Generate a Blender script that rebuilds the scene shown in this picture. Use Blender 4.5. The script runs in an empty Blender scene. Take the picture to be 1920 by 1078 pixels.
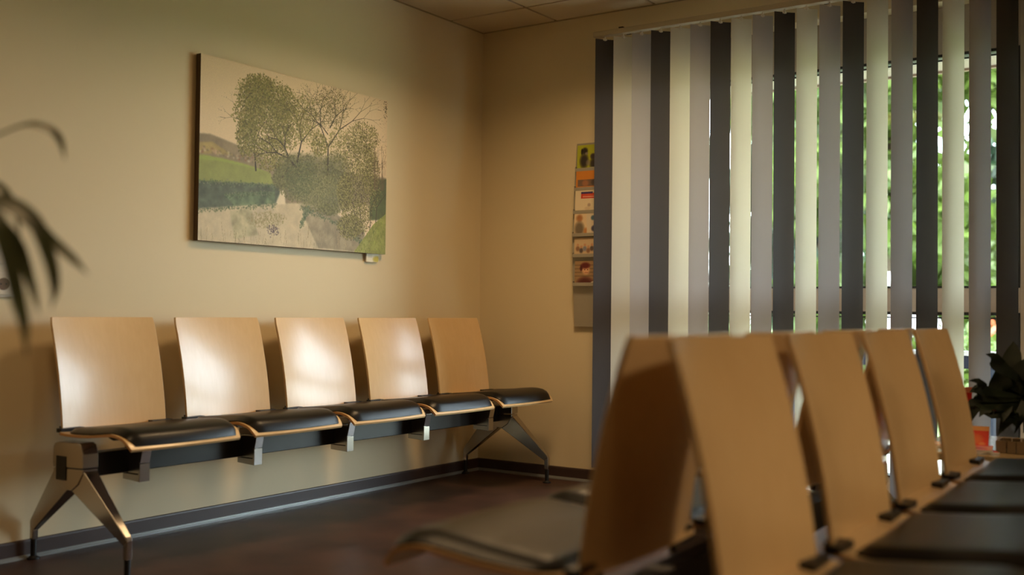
import bpy, bmesh, math, random
import numpy as np
from mathutils import Vector, Matrix
random.seed(7)
C = bpy.context.scene.collection
SC = bpy.context.scene
# ------------------------------------------------------------------ camera
YAW, PITCH, ROLL, FPX = 0.59703803, 0.02281322, 0.0112347, 2006.85
CAM = Vector((3.601, -4.970, 0.900))
fwd = Vector((-math.sin(YAW)*math.cos(PITCH), math.cos(YAW)*math.cos(PITCH), math.sin(PITCH)))
rgt0 = Vector((math.cos(YAW), math.sin(YAW), 0)); up0 = rgt0.cross(fwd)
rgt = rgt0*math.cos(ROLL) + up0*math.sin(ROLL)
up = -rgt0*math.sin(ROLL) + up0*math.cos(ROLL)
cd = bpy.data.cameras.new('camera'); cam = bpy.data.objects.new('camera', cd); C.objects.link(cam)
cam.matrix_world = Matrix(((rgt.x, up.x, -fwd.x, CAM.x), (rgt.y, up.y, -fwd.y, CAM.y), (rgt.z, up.z, -fwd.z, CAM.z), (0, 0, 0, 1)))
cd.sensor_width = 36; cd.sensor_fit = 'HORIZONTAL'; cd.lens = FPX/1920*36
cd.clip_start = 0.05; cd.clip_end = 300
cd.dof.use_dof = True; cd.dof.focus_distance = 5.0; cd.dof.aperture_fstop = 1.55
SC.camera = cam
# ------------------------------------------------------------------ world, exposure, lamps
SC.view_settings.view_transform = 'Standard'; SC.view_settings.look = 'None'
SC.view_settings.gamma = 1; SC.view_settings.use_curve_mapping = False
SC.view_settings.exposure = 0.42
W = bpy.data.worlds.new('sky'); SC.world = W; W.use_nodes = True
wn = W.node_tree.nodes; wl = W.node_tree.links; wn.clear()
wo = wn.new('ShaderNodeOutputWorld'); wb = wn.new('ShaderNodeBackground')
sk = wn.new('ShaderNodeTexSky'); sk.sky_type = 'NISHITA'; sk.sun_disc = False
sk.sun_elevation = math.radians(38); sk.sun_rotation = math.radians(120)
mixw = wn.new('ShaderNodeMixRGB'); mixw.inputs[0].default_value = 0.75
mixw.inputs[2].default_value = (4.65, 5.15, 5.7, 1)
wl.new(sk.outputs[0], mixw.inputs[1]); wl.new(mixw.outputs[0], wb.inputs[0])
wb.inputs[1].default_value = 3.1
wl.new(wb.outputs[0], wo.inputs[0])

def light(name, kind, loc, target, energy, color, size=None, size_y=None, spread=None, angle=None):
    l = bpy.data.lights.new(name, kind); o = bpy.data.objects.new(name, l); C.objects.link(o)
    o.location = loc; d = Vector(target)-Vector(loc)
    o.rotation_euler = d.to_track_quat('-Z', 'Y').to_euler()
    l.energy = energy; l.color = color
    if kind == 'AREA':
        l.shape = 'RECTANGLE'; l.size = size; l.size_y = size_y or size
        if spread: l.spread = math.radians(spread)
    if angle: l.angle = math.radians(angle)
    return o
light('sun_lamp', 'SUN', (10, -10, 20), (0, 4, 0), 3.0, (1, .93, .8), angle=1.0)
WARM = (1.0, .66, .34)
TROFFERS = [(1.4, -1.21), (1.4, -3.61), (5.6, -3.01), (5.6, -5.41)]  # last two panels are unseen fill, added to brighten the right backrests
LAMP_W = [19, 7, 44, 7]
LAMP_P = ['over the bench by the picture wall', 'towards the rear of the picture wall', 'added unseen over the right side of the room to brighten the backrests', 'added unseen as fill, farthest to the rear right']
LAMP_C = [WARM, WARM, (1, .78, .52), (1, .74, .45)]
pl = light('window_portal', 'AREA', (1.965, .25, 1.18), (1.965, -2, 1.18), 0, (1, 1, 1), 1.93, 2.24)
pl.data.cycles.is_portal = True

# ------------------------------------------------------------------ helpers
def lin(c):
    return tuple(((x/12.92) if x <= .04045 else ((x+.055)/1.055)**2.4) for x in c)
def mat(name, col, rough=.6, metal=0, coat=0, noise=None, bump=None, trans=0, spec=None, sss=None):
    """col in sRGB 0..1"""
    m = bpy.data.materials.new(name); m.use_nodes = True; n = m.node_tree.nodes; l = m.node_tree.links
    b = n['Principled BSDF']; c = lin(col)
    b.inputs['Base Color'].default_value = (*c, 1); b.inputs['Roughness'].default_value = rough
    b.inputs['Metallic'].default_value = metal; b.inputs['Coat Weight'].default_value = coat
    b.inputs['Coat Roughness'].default_value = .2
    if spec is not None: b.inputs['Specular IOR Level'].default_value = spec
    tc = n.new('ShaderNodeTexCoord')
    if noise:   # (scale vector, detail, amount)
        mp = n.new('ShaderNodeMapping'); mp.inputs['Scale'].default_value = noise[0]
        nz = n.new('ShaderNodeTexNoise'); nz.inputs['Scale'].default_value = 1; nz.inputs['Detail'].default_value = noise[1]
        cr = n.new('ShaderNodeValToRGB'); a = noise[2]
        cr.color_ramp.elements[0].position = .3; cr.color_ramp.elements[1].position = .7
        cr.color_ramp.elements[0].color = (*[x*(1-a) for x in c], 1); cr.color_ramp.elements[1].color = (*[min(1, x*(1+a)) for x in c], 1)
        l.new(tc.outputs['Object'], mp.inputs[0]); l.new(mp.outputs[0], nz.inputs[0]); l.new(nz.outputs[0], cr.inputs[0]); l.new(cr.outputs[0], b.inputs['Base Color'])
    if bump:
        nb = n.new('ShaderNodeTexNoise'); nb.inputs['Scale'].default_value = bump[0]; nb.inputs['Detail'].default_value = 4
        bp = n.new('ShaderNodeBump'); bp.inputs['Strength'].default_value = bump[1]; bp.inputs['Distance'].default_value = bump[2]
        l.new(tc.outputs['Object'], nb.inputs[0]); l.new(nb.outputs[0], bp.inputs['Height']); l.new(bp.outputs[0], b.inputs['Normal'])
    if trans:
        tr = n.new('ShaderNodeBsdfTranslucent'); tr.inputs[0].default_value = (*c, 1)
        mx = n.new('ShaderNodeMixShader'); mx.inputs[0].default_value = trans
        l.new(b.outputs[0], mx.inputs[1]); l.new(tr.outputs[0], mx.inputs[2]); l.new(mx.outputs[0], n['Material Output'].inputs[0])
        if noise: l.new(cr.outputs[0], tr.inputs[0])
    return m
def emis(name, col, s):
    m = bpy.data.materials.new(name); m.use_nodes = True; b = m.node_tree.nodes['Principled BSDF']
    b.inputs['Base Color'].default_value = (*lin(col), 1)
    b.inputs['Emission Color'].default_value = (*lin(col), 1); b.inputs['Emission Strength'].default_value = s
    return m
def glass(name):
    m = bpy.data.materials.new(name); m.use_nodes = True; n = m.node_tree.nodes; l = m.node_tree.links
    n.remove(n['Principled BSDF'])
    t = n.new('ShaderNodeBsdfTransparent'); t.inputs[0].default_value = (.93, .96, .94, 1)
    g = n.new('ShaderNodeBsdfGlossy'); g.inputs['Roughness'].default_value = .02
    mx = n.new('ShaderNodeMixShader'); mx.inputs[0].default_value = .06
    l.new(t.outputs[0], mx.inputs[1]); l.new(g.outputs[0], mx.inputs[2]); l.new(mx.outputs[0], n['Material Output'].inputs[0])
    return m
def wood(name, c1, c2, rough=.3, coat=.5, scale=(60, 60, 2.2)):
    m = bpy.data.materials.new(name); m.use_nodes = True; n = m.node_tree.nodes; l = m.node_tree.links
    b = n['Principled BSDF']; b.inputs['Roughness'].default_value = rough
    b.inputs['Coat Weight'].default_value = coat; b.inputs['Coat Roughness'].default_value = .19
    tc = n.new('ShaderNodeTexCoord'); mp = n.new('ShaderNodeMapping'); mp.inputs['Scale'].default_value = scale
    nz = n.new('ShaderNodeTexNoise'); nz.inputs['Scale'].default_value = 1; nz.inputs['Detail'].default_value = 5; nz.inputs['Distortion'].default_value = .6
    nz2 = n.new('ShaderNodeTexNoise'); nz2.inputs['Scale'].default_value = 5; nz2.inputs['Detail'].default_value = 2
    mx = n.new('ShaderNodeMath'); mx.operation = 'MULTIPLY_ADD'; mx.inputs[1].default_value = .5
    ad = n.new('ShaderNodeMath'); ad.operation = 'MULTIPLY'; ad.inputs[1].default_value = .5
    cr = n.new('ShaderNodeValToRGB'); cr.color_ramp.elements[0].position = .35; cr.color_ramp.elements[1].position = .68
    cr.color_ramp.elements[0].color = (*lin(c1), 1); cr.color_ramp.elements[1].color = (*lin(c2), 1)
    l.new(tc.outputs['Object'], mp.inputs[0]); l.new(mp.outputs[0], nz.inputs[0]); l.new(tc.outputs['Object'], nz2.inputs[0])
    l.new(nz2.outputs[0], ad.inputs[0]); l.new(nz.outputs[0], mx.inputs[0]); l.new(ad.outputs[0], mx.inputs[2])
    l.new(mx.outputs[0], cr.inputs[0]); l.new(cr.outputs[0], b.inputs['Base Color'])
    bp = n.new('ShaderNodeBump'); bp.inputs['Strength'].default_value = .08; bp.inputs['Distance'].default_value = .01
    l.new(nz2.outputs[0], bp.inputs['Height']); l.new(bp.outputs[0], b.inputs['Normal']); l.new(bp.outputs[0], b.inputs['Coat Normal'])
    return m
def obj(name, data, m=None, parent=None, smooth=False, bevel=0, label=None):
    """data: bmesh or (verts, faces)"""
    me = bpy.data.meshes.new(name)
    if isinstance(data, bmesh.types.BMesh):
        bmesh.ops.recalc_face_normals(data, faces=data.faces); data.to_mesh(me); data.free()
    else:
        me.from_pydata([tuple(v) for v in data[0]], [], data[1])
    if m: me.materials.append(m)
    if smooth:
        me.polygons.foreach_set('use_smooth', [True]*len(me.polygons))
        try: me.set_sharp_from_angle(angle=math.radians(40))
        except Exception: pass
    o = bpy.data.objects.new(name, me); C.objects.link(o)
    if parent: o.parent = parent
    if bevel:
        b = o.modifiers.new('bevel', 'BEVEL'); b.width = bevel; b.segments = 2; b.limit_method = 'ANGLE'
    if label: o['label'] = label
    return o
def tag(o, label, cat, group=None, kind=None):
    o['label'] = label; o['category'] = cat
    if group: o['group'] = group
    if kind: o['kind'] = kind
    return o
def thing(name, label, cat, loc=(0, 0, 0), rz=0, group=None):
    o = bpy.data.objects.new(name, None); C.objects.link(o); o.location = loc; o.rotation_euler = (0, 0, rz)
    o.empty_display_size = .1
    return tag(o, label, cat, group)
def struct(o, label=None):
    o['kind'] = 'structure'
    if label: o['label'] = label
    return o
def box(bm, a, b):
    """axis-aligned box from corner a to corner b"""
    vs = [bm.verts.new((x, y, z)) for x in (a[0], b[0]) for y in (a[1], b[1]) for z in (a[2], b[2])]
    for f in ((0, 1, 3, 2), (4, 6, 7, 5), (0, 4, 5, 1), (2, 3, 7, 6), (0, 2, 6, 4), (1, 5, 7, 3)):
        bm.faces.new([vs[i] for i in f])
    return vs
def B(*pairs):
    bm = bmesh.new()
    for a, b in pairs: box(bm, a, b)
    return bm
def grid_solid(bm, P, Q):
    """closed solid between two point grids P (top) and Q (bottom), [i][j]"""
    n, m = len(P), len(P[0])
    p = [[bm.verts.new(v) for v in r] for r in P]; q = [[bm.verts.new(v) for v in r] for r in Q]
    for i in range(n-1):
        for j in range(m-1):
            bm.faces.new((p[i][j], p[i+1][j], p[i+1][j+1], p[i][j+1]))
            bm.faces.new((q[i][j], q[i][j+1], q[i+1][j+1], q[i+1][j]))
    for i in range(n-1):
        bm.faces.new((p[i][0], q[i][0], q[i+1][0], p[i+1][0])); bm.faces.new((p[i][-1], p[i+1][-1], q[i+1][-1], q[i][-1]))
    for j in range(m-1):
        bm.faces.new((p[0][j], p[0][j+1], q[0][j+1], q[0][j])); bm.faces.new((p[-1][j], q[-1][j], q[-1][j+1], p[-1][j+1]))
def cyl(bm, p, q, r1, r2=None, n=12, cap=True):
    p, q = Vector(p), Vector(q); r2 = r1 if r2 is None else r2
    d = (q-p).normalized(); a = d.orthogonal().normalized(); b = d.cross(a)
    A = [bm.verts.new(p+(a*math.cos(t)+b*math.sin(t))*r1) for t in [2*math.pi*i/n for i in range(n)]]
    D = [bm.verts.new(q+(a*math.cos(t)+b*math.sin(t))*r2) for t in [2*math.pi*i/n for i in range(n)]]
    for i in range(n): bm.faces.new((A[i], A[(i+1) % n], D[(i+1) % n], D[i]))
    if cap: bm.faces.new(A[::-1]); bm.faces.new(D)
def lathe(bm, prof, n=28, c=(0, 0, 0)):
    R = [[bm.verts.new((c[0]+r*math.cos(2*math.pi*i/n), c[1]+r*math.sin(2*math.pi*i/n), c[2]+z)) for i in range(n)] for r, z in prof]
    for k in range(len(R)-1):
        for i in range(n): bm.faces.new((R[k][i], R[k][(i+1) % n], R[k+1][(i+1) % n], R[k+1][i]))
    bm.faces.new(R[0][::-1]); bm.faces.new(R[-1])
def interp(x, xs, ys):
    return float(np.interp(x, xs, ys))
def ray(px, py):
    return rgt*((px-960)/FPX) + up*(-(py-539)/FPX) + fwd

# ------------------------------------------------------------------ materials
M_wallA = mat('cream_wall_paint', (.845, .785, .65), .75, bump=(260, .12, .002))
M_ceil = mat('ceiling_tile_white', (.80, .74, .62), .85, bump=(300, .2, .002))
M_grid = mat('ceiling_grid_metal', (.62, .56, .44), .6)
M_floor = mat('brown_linoleum', (.25, .17, .135), .42, noise=((5, 5, 5), 6, .38), spec=.35)
M_base = mat('brown_skirting', (.23, .165, .145), .45)
M_strip = mat('grey_joint_strip', (.62, .63, .62), .3, metal=.4)
M_ply = wood('beech_plywood', (.815, .675, .475), (.845, .71, .51), rough=.35, coat=.55)
M_edge = mat('plywood_edge', (.80, .60, .38), .4)
M_leather = mat('black_leather', (.045, .036, .03), .37, bump=(400, .1, .001), spec=.28)
M_black = mat('black_painted_steel', (.06, .06, .065), .42)
M_alu = mat('polished_aluminium', (.72, .70, .68), .2, metal=1)
M_rubber = mat('black_rubber', (.03, .03, .03), .5)
M_frame = mat('taupe_window_frame', (.66, .60, .54), .5)
M_gasket = mat('black_gasket', (.05, .05, .05), .6)
M_glass = glass('window_glass')
M_slat = {'dark': mat('anthracite_blind_fabric', (.23, .205, .20), .6, trans=.06),
          'cream': mat('cream_blind_fabric', (.88, .86, .80), .7, trans=.45),
          'grey': mat('grey_blind_fabric', (.75, .73, .72), .65, trans=.34)}
M_rail = mat('beige_rail_metal', (.70, .65, .55), .45)
M_white = mat('white_plastic', (.85, .82, .76), .35)
M_leafd = mat('dark_green_leaf', (.075, .105, .045), .6, spec=.2, noise=((20, 20, 20), 3, .3), trans=.06)
M_leafp = mat('dusty_green_leaf', (.33, .35, .23), .5, noise=((16, 16, 16), 3, .25), trans=.2)
M_tan = mat('tan_stem', (.45, .36, .22), .7)
def printmat(name, rough=.55):
    m = bpy.data.materials.new(name); m.use_nodes = True; n = m.node_tree.nodes
    a = n.new('ShaderNodeVertexColor'); a.layer_name = 'print'
    m.node_tree.links.new(a.outputs[0], n['Principled BSDF'].inputs['Base Color'])
    n['Principled BSDF'].inputs['Roughness'].default_value = rough
    return m
M_print = printmat('printed_paper', .5); M_canvas = printmat('printed_canvas', .6)

def printed(name, img, origin, du, dv, m, parent=None, label=None):
    """a printed sheet: image rows run from the top; origin = top-left corner, du across, dv down"""
    H, Wd = img.shape[:2]
    u = np.linspace(0, 1, Wd+1); v = np.linspace(0, 1, H+1)
    U, V = np.meshgrid(u, v)
    o_, du_, dv_ = np.array(origin), np.array(du), np.array(dv)
    co = o_[None, None]+U[..., None]*du_+V[..., None]*dv_
    me = bpy.data.meshes.new(name); idx = np.arange((H+1)*(Wd+1)).reshape(H+1, Wd+1)
    f = np.stack([idx[:-1, :-1], idx[1:, :-1], idx[1:, 1:], idx[:-1, 1:]], -1).reshape(-1, 4)
    me.vertices.add(co.shape[0]*co.shape[1]); me.vertices.foreach_set('co', co.reshape(-1).astype(np.float32))
    me.loops.add(f.size); me.loops.foreach_set('vertex_index', f.reshape(-1).astype(np.int32))
    me.polygons.add(len(f)); me.polygons.foreach_set('loop_start', (np.arange(len(f))*4).astype(np.int32))
    me.update(calc_edges=True)
    att = me.color_attributes.new('print', 'FLOAT_COLOR', 'CORNER')
    c = np.clip(img.reshape(-1, 3), 0, 1); c = np.where(c <= .04045, c/12.92, ((c+.055)/1.055)**2.4)
    c = np.concatenate([c, np.ones((len(c), 1))], 1); c = np.repeat(c, 4, 0)
    att.data.foreach_set('color', c.reshape(-1).astype(np.float32))
    me.materials.append(m)
    o = bpy.data.objects.new(name, me); C.objects.link(o)
    if parent: o.parent = parent
    if label: o['label'] = label
    return o
class Img:
    def __init__(s, w, h, c=(1, 1, 1)):
        s.w, s.h = w, h; s.a = np.zeros((h, w, 3)); s.a[:] = c
        s.Y, s.X = np.mgrid[0:h, 0:w]+.5
    def disc(s, x, y, r, c, a=1, ry=None):
        ry = ry or r
        x0, x1 = max(0, int(x-r-1)), min(s.w, int(x+r+2)); y0, y1 = max(0, int(y-ry-1)), min(s.h, int(y+ry+2))
        if x0 >= x1 or y0 >= y1: return
        d = ((s.X[y0:y1, x0:x1]-x)/r)**2+((s.Y[y0:y1, x0:x1]-y)/ry)**2
        k = (np.clip(1.3-d, 0, 1)*a)[..., None]
        s.a[y0:y1, x0:x1] = s.a[y0:y1, x0:x1]*(1-k)+np.array(c)*k
    def line(s, p, q, r1, r2, c, a=1):
        L = max(2, int(math.hypot(q[0]-p[0], q[1]-p[1])/max(.5, min(r1, r2)*.7)))
        for i in range(L+1):
            t = i/L; s.disc(p[0]+(q[0]-p[0])*t, p[1]+(q[1]-p[1])*t, r1+(r2-r1)*t, c, a)
    def poly(s, pts, c, a=1, soft=1.0, noise=None):
        ins = np.zeros((s.h, s.w), bool); n = len(pts)
        for i in range(n):
            x1, y1 = pts[i]; x2, y2 = pts[(i+1) % n]
            if y1 == y2: continue
            cnd = ((s.Y > min(y1, y2)) & (s.Y <= max(y1, y2)))
            xi = x1+(s.Y-y1)*(x2-x1)/(y2-y1)
            ins ^= cnd & (s.X < xi)
        k = (ins*a)[..., None]
        s.a = s.a*(1-k)+np.array(c)*k
        return ins

# ------------------------------------------------------------------ room shell
XR, YF, H = 6.6, -7.6, 2.50
WX0, WX1, WZ0, WZ1, WT = 1.00, 2.93, .06, 2.30, .30      # window opening in the back wall
struct(obj('floor', B(((-.2, YF-.2, -.12), (XR+.2, WT, 0))), M_floor))
struct(obj('wall_left', B(((-.2, YF-.2, 0), (0, WT, 2.75))), M_wallA))
struct(obj('wall_back', B(((0, 0, 0), (WX0, WT, 2.75)), ((WX1, 0, 0), (XR, WT, 2.75)), ((WX0, 0, WZ1), (WX1, WT, 2.75)), ((WX0, 0, 0), (WX1, WT, WZ0))), M_wallA))
struct(obj('wall_right', B(((XR, YF-.2, 0), (XR+.2, WT, 2.75))), M_wallA))
struct(obj('wall_front', B(((0, YF-.2, 0), (XR, YF, 2.75))), M_wallA))
struct(obj('trim_1', B(((-.2, YF-.2, 2.75), (XR+.2, WT, 2.85))), M_ceil), 'roof slab above the suspended ceiling')
# suspended ceiling: tiles with recessed joints
gx = [0]+[.5+.6*k for k in range(11) if .5+.6*k < XR]+[XR]
gy = [0]+[-.31-.6*k for k in range(13) if -.31-.6*k > YF]+[YF]
bm = bmesh.new(); bg = bmesh.new()
for i in range(len(gx)-1):
    for j in range(len(gy)-1):
        cx, cy = (gx[i]+gx[i+1])/2, (gy[j]+gy[j+1])/2
        if any(abs(cx-a) < .1 and abs(cy-b) < .1 for a, b in TROFFERS): continue
        box(bm, (gx[i]+.008, gy[j+1]+.008, H+.001), (gx[i+1]-.008, gy[j]-.008, H+.02))
ceil = struct(obj('ceiling', bm, M_ceil, bevel=.002))
for x in gx[1:-1]: box(bg, (x-.012, YF, H+.008), (x+.012, 0, H+.03))
for y in gy[1:-1]: box(bg, (0, y-.012, H+.008), (XR, y+.012, H+.03))
for x in (.006, XR-.006): box(bg, (x-.006, YF, H-.002), (x+.006, 0, H+.03))
for y in (-.006, YF+.006): box(bg, (0, y-.006, H-.002), (XR, y+.006, H+.03))
obj('ceiling_grid', bg, M_grid, ceil)
# troffers
M_diff = emis('lit_diffuser', (1, .82, .55), 1.2)
for (x, y), e, lc, lp in zip(TROFFERS, LAMP_W, LAMP_C, LAMP_P):
    t = thing('ceiling_light', 'square warm ceiling light panel '+lp, 'ceiling light', (x, y, H), 0, 'ceiling light panels')
    obj('frame', B(((-.295, -.295, -.004), (.295, -.27, .06)), ((-.295, .27, -.004), (.295, .295, .06)), ((-.295, -.27, -.004), (-.27, .27, .06)), ((.27, -.27, -.004), (.295, .27, .06))), M_white, t)
    obj('diffuser', B(((-.27, -.27, .03), (.27, .27, .035))), M_diff, t)
    l = light('ceiling_lamp', 'AREA', (x, y, H+.025), (x, y, 0), e, lc, .5, .5, 150)
# skirting
def skirting(name, a, b, nrm):
    """a..b along the wall, nrm points into the room"""
    a, b, nrm = Vector(a), Vector(b), Vector(nrm)
    bm = bmesh.new(); prof = [(0, .066), (.007, .064), (.009, .058), (.009, .0), (0, 0)]
    r = [[bm.verts.new(p+nrm*d+Vector((0, 0, z))) for d, z in prof] for p in (a, b)]
    for i in range(5): bm.faces.new((r[0][i], r[0][(i+1) % 5], r[1][(i+1) % 5], r[1][i]))
    bm.faces.new(r[0]); bm.faces.new(r[1][::-1])
    o = struct(obj(name, bm, M_base))
    bm = bmesh.new()
    for d0, d1, z in ((.009, .016, .013), (.018, .026, .008)):
        vs = [p+nrm*d+Vector((0, 0, zz)) for p in (a, b) for d in (d0, d1) for zz in (.0005, z)]
        v = [bm.verts.new(x) for x in vs]
        for f in ((0, 1, 3, 2), (4, 6, 7, 5), (0, 4, 5, 1), (2, 3, 7, 6), (0, 2, 6, 4), (1, 5, 7, 3)): bm.faces.new([v[i] for i in f])
    obj('joint_strip', bm, M_strip, o)
skirting('baseboard_left', (0, YF, 0), (0, 0, 0), (1, 0, 0))
skirting('baseboard_back', (.0, 0, 0), (WX0-.02, 0, 0), (0, -1, 0))
# window: frame bars, panes
fr = bmesh.new(); FY0, FY1 = .10, .17
def bar(x0, x1, z0, z1): box(fr, (x0, FY0, z0), (x1, FY1, z1))
XM = [(1.00, 1.08), (2.815, 2.93)]
for a, b in XM: bar(a, b, WZ0, WZ1)
spans = [(1.08, 2.815)]
for a, b in spans: bar(a, b, 2.085, WZ1); bar(a, b, .920, 1.030); bar(a, b, WZ0, .16)
win = struct(obj('window_1', fr, M_frame, bevel=.003))
ga = bmesh.new()
for a, b in spans:
    for z0, z1 in ((.16, .92), (1.03, 2.085)):
        for (p, q) in (((a, z0), (b, z0+.008)), ((a, z1-.012), (b, z1)), ((a, z0), (a+.01, z1)), ((b-.01, z0), (b, z1))):
            box(ga, (p[0], FY0-.004, p[1]), (q[0], FY1+.004, q[1]))
        box(ga, (a, FY0+.01, z1-.028), (b, FY0+.02, z1-.022))
obj('gasket', ga, M_gasket, win)
for a, b in spans:
    for z0, z1 in ((.16, .92), (1.03, 2.085)):
        obj('pane', B(((a, .133, z0), (b, .137, z1))), M_glass, win)
# sill under the window inside
struct(obj('trim_2', B(((WX0, .0, WZ0), (WX1, .10, WZ0+.02))), M_frame), 'low sill inside the window')

# ------------------------------------------------------------------ vertical blind
bl = thing('vertical_blind', 'vertical blind of dark, cream and grey fabric slats hanging in front of the window', 'blind', (.80, -.10, 2.343))
def L(p): return (p[0]-.80, p[1]+.10, p[2]-2.343)
X_END = 3.06
rb = bmesh.new()
box(rb, L((.80, -.122, 2.345)), L((X_END, -.078, 2.372)))
obj('headrail', rb, M_rail, bl, bevel=.003)
for x in (.95, 2.0, 2.98):
    bk = bmesh.new(); prof = [(-.095, 2.3721), (-.095, 2.386), (-.012, 2.386), (-.012, 2.40), (-.001, 2.40), (-.001, 2.365), (-.012, 2.365), (-.012, 2.3721)]
    aa = [bk.verts.new(L((x-.012, y, z))) for y, z in prof]; bb = [bk.verts.new(L((x+.012, y, z))) for y, z in prof]
    bk.faces.new(aa); bk.faces.new(bb[::-1])
    for i in range(8): bk.faces.new((aa[i], bb[i], bb[(i+1) % 8], aa[(i+1) % 8]))
    obj('wall_bracket', bk, M_gasket, bl)
TH = math.radians(47); SW = .106; SP = .1075
order = ['dark', 'cream', 'grey']
k = 0; x = .8615
while x < X_END-.05:
    kind = order[k % 3]; rnd = random.Random(k)
    th = TH+math.radians(rnd.uniform(-.5, .5))
    d = Vector((math.cos(th), math.sin(th), 0)); nn = Vector((-d.y, d.x, 0))
    z0, z1 = .10, 2.330
    P = []; Q = []
    for i in range(13):
        z = z0+(z1-z0)*i/12
        tw = math.radians(rnd.uniform(-.3, .3))
        rp, rq = [], []
        for j in range(7):
            s = (j/6-.5)*SW; bow = .004*(1-(2*j/6-1)**2)
            c = Vector((x, -.10, z))+d*s+nn*(bow-.002)+nn*(s*tw)
            rp.append(L(c+nn*.0005)); rq.append(L(c-nn*.0005))
        P.append(rp); Q.append(rq)
    bm = bmesh.new(); grid_solid(bm, P, Q)
    s = obj('slat', bm, M_slat[kind], bl, smooth=True, label={'dark': 'anthracite fabric slat', 'cream': 'cream fabric slat', 'grey': 'light grey fabric slat'}[kind])
    cb = bmesh.new(); cyl(cb, L((x, -.10, 2.344)), L((x, -.10, 2.322)), .004, n=8)
    c0 = Vector((x, -.10, 2.324)); 
    v = [c0+d*a+nn*b+Vector((0, 0, h)) for a in (-.010, .010) for b in (-.0015, .0015) for h in (0, .010)]
    vv = [cb.verts.new(L(p)) for p in v]
    for f in ((0, 1, 3, 2), (4, 6, 7, 5), (0, 4, 5, 1), (2, 3, 7, 6), (0, 2, 6, 4), (1, 5, 7, 3)): cb.faces.new([vv[i] for i in f])
    obj('carrier', cb, M_white, s)
    k += 1; x += SP

# ------------------------------------------------------------------ benches
def seat_z(u):  # height of the shell centre over depth u (metres from the back)
    return interp(u, [-.02, 0, .05, .12, .2, .27, .32, .355, .385, .405, .42], [.470, .463, .458, .457, .461, .469, .474, .472, .463, .449, .429])
US = [-.02, -.01, 0, .03, .06, .1, .15, .2, .25, .29, .32, .345, .365, .385, .40, .412, .42]
SWD = .485
def seat_shell_bm():
    P, Q = [], []
    for u in US:
        rp, rq = [], []
        for j in range(21):
            v = j/20*2-1
            hw = SWD/2-.012*max(0, (u-.36)/.06)**2.5 - (.03*max(0, (.02-u)/.04))
            uu = u+.012*(1-v*v)*max(0, u/.42) - .0
            dz = (seat_z(u+.004)-seat_z(u-.004))/.008
            n = Vector((-dz, 0, 1)).normalized()
            c = Vector((uu, v*hw, seat_z(u)-.006*(1-v*v)*(1-u/.42)))
            rp.append(c+n*.0045); rq.append(c-n*.0045)
        P.append(rp); Q.append(rq)
    bm = bmesh.new(); grid_solid(bm, P, Q); return bm
def pad_bm():
    P, Q = [], []
    N, K = 26, 24
    for i in range(N+1):
        t = i/N; u = .045+(.413-.045)*t; rp, rq = [], []
        for j in range(K+1):
            v = j/K*2-1
            hw = SWD/2-.010-.022*max(0, (u-.36)/.055)**2.6-.02*max(0, (.09-u)/.045)**2
            uu = u+.012*(1-v*v)*(u/.42)
            e = (1-abs(2*t-1)**9)**.5 * (1-abs(v)**10)**.5 if abs(v) < 1 and 0 < t < 1 else 0
            dz = (seat_z(u+.004)-seat_z(u-.004))/.008
            n = Vector((-dz, 0, 1)).normalized()
            c = Vector((uu, v*hw, seat_z(u)-.006*(1-v*v)*(1-u/.42)))
            th = .010+.017*e*(.65+.35*math.sin(math.pi*min(1, t*1.05)))
            rp.append(c+n*(.0046+ (th if e else .004))); rq.append(c+n*.0042)
        P.append(rp); Q.append(rq)
    bm = bmesh.new(); grid_solid(bm, P, Q); return bm
def back_bm(w=.435, zb=.466, zt=.863, lean=.087):
    P, Q = [], []
    for i in range(17):
        t = i/16; z = zb+(zt-zb)*t; x = -lean*t+.012*4*t*(1-t)
        rp, rq = [], []
        for j in range(17):
            v = j/16*2-1
            r = .012
            hw = w/2-.004*max(0, (t-.96)/.04)**2
            bow = -.027*(1-v*v)*(.7+.3*t)
            n = Vector((1, 0, .2)).normalized()
            c = Vector((x+bow, v*hw, z))
            rp.append(c+n*.0055); rq.append(c-n*.0055)
        P.append(rp); Q.append(rq)
    bm = bmesh.new(); grid_solid(bm, P, Q); return bm
def prism(bm, poly, ys):
    """poly of (x,z) convex, ys = per-vertex half thickness (or number), extruded along y"""
    if not isinstance(ys, (list, tuple)): ys = [ys]*len(poly)
    a = [bm.verts.new((p[0], -y, p[1])) for p, y in zip(poly, ys)]; b = [bm.verts.new((p[0], y, p[1])) for p, y in zip(poly, ys)]
    n = len(poly); bm.faces.new(a); bm.faces.new(b[::-1])
    for i in range(n): bm.faces.new((a[i], b[i], b[(i+1) % n], a[(i+1) % n]))
def legframe_bm():
    bm = bmesh.new()
    X0 = -.19
    def q(pts): return [(x+X0, z) for x, z in pts]
    prism(bm, q([(.192, .345), (.188, .36), (.19, .415), (.198, .428), (.22, .434), (.335, .436), (.35, .43), (.362, .40), (.363, .352)]), .030)
    prism(bm, q([(.192, .343), (.362, .349), (.362, .333), (.335, .295), (.30, .272), (.262, .272), (.225, .288), (.192, .325)]), .029)
    prism(bm, q([(.362, .342), (.575, .146), (.583, .134), (.560, .116), (.29, .273), (.33, .34)]), [.027, .012, .011, .011, .026, .028])
    prism(bm, q([(.192, .335), (.03, .140), (.026, .126), (.05, .104), (.275, .273), (.23, .34)]), [.027, .012, .011, .011, .026, .028])
    prism(bm, q([(.560, .118), (.5825, .136), (.5825, .07), (.562, .07)]), .0105)
    prism(bm, q([(.0265, .128), (.049, .106), (.047, .07), (.0265, .07)]), .0105)
    return bm
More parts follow.
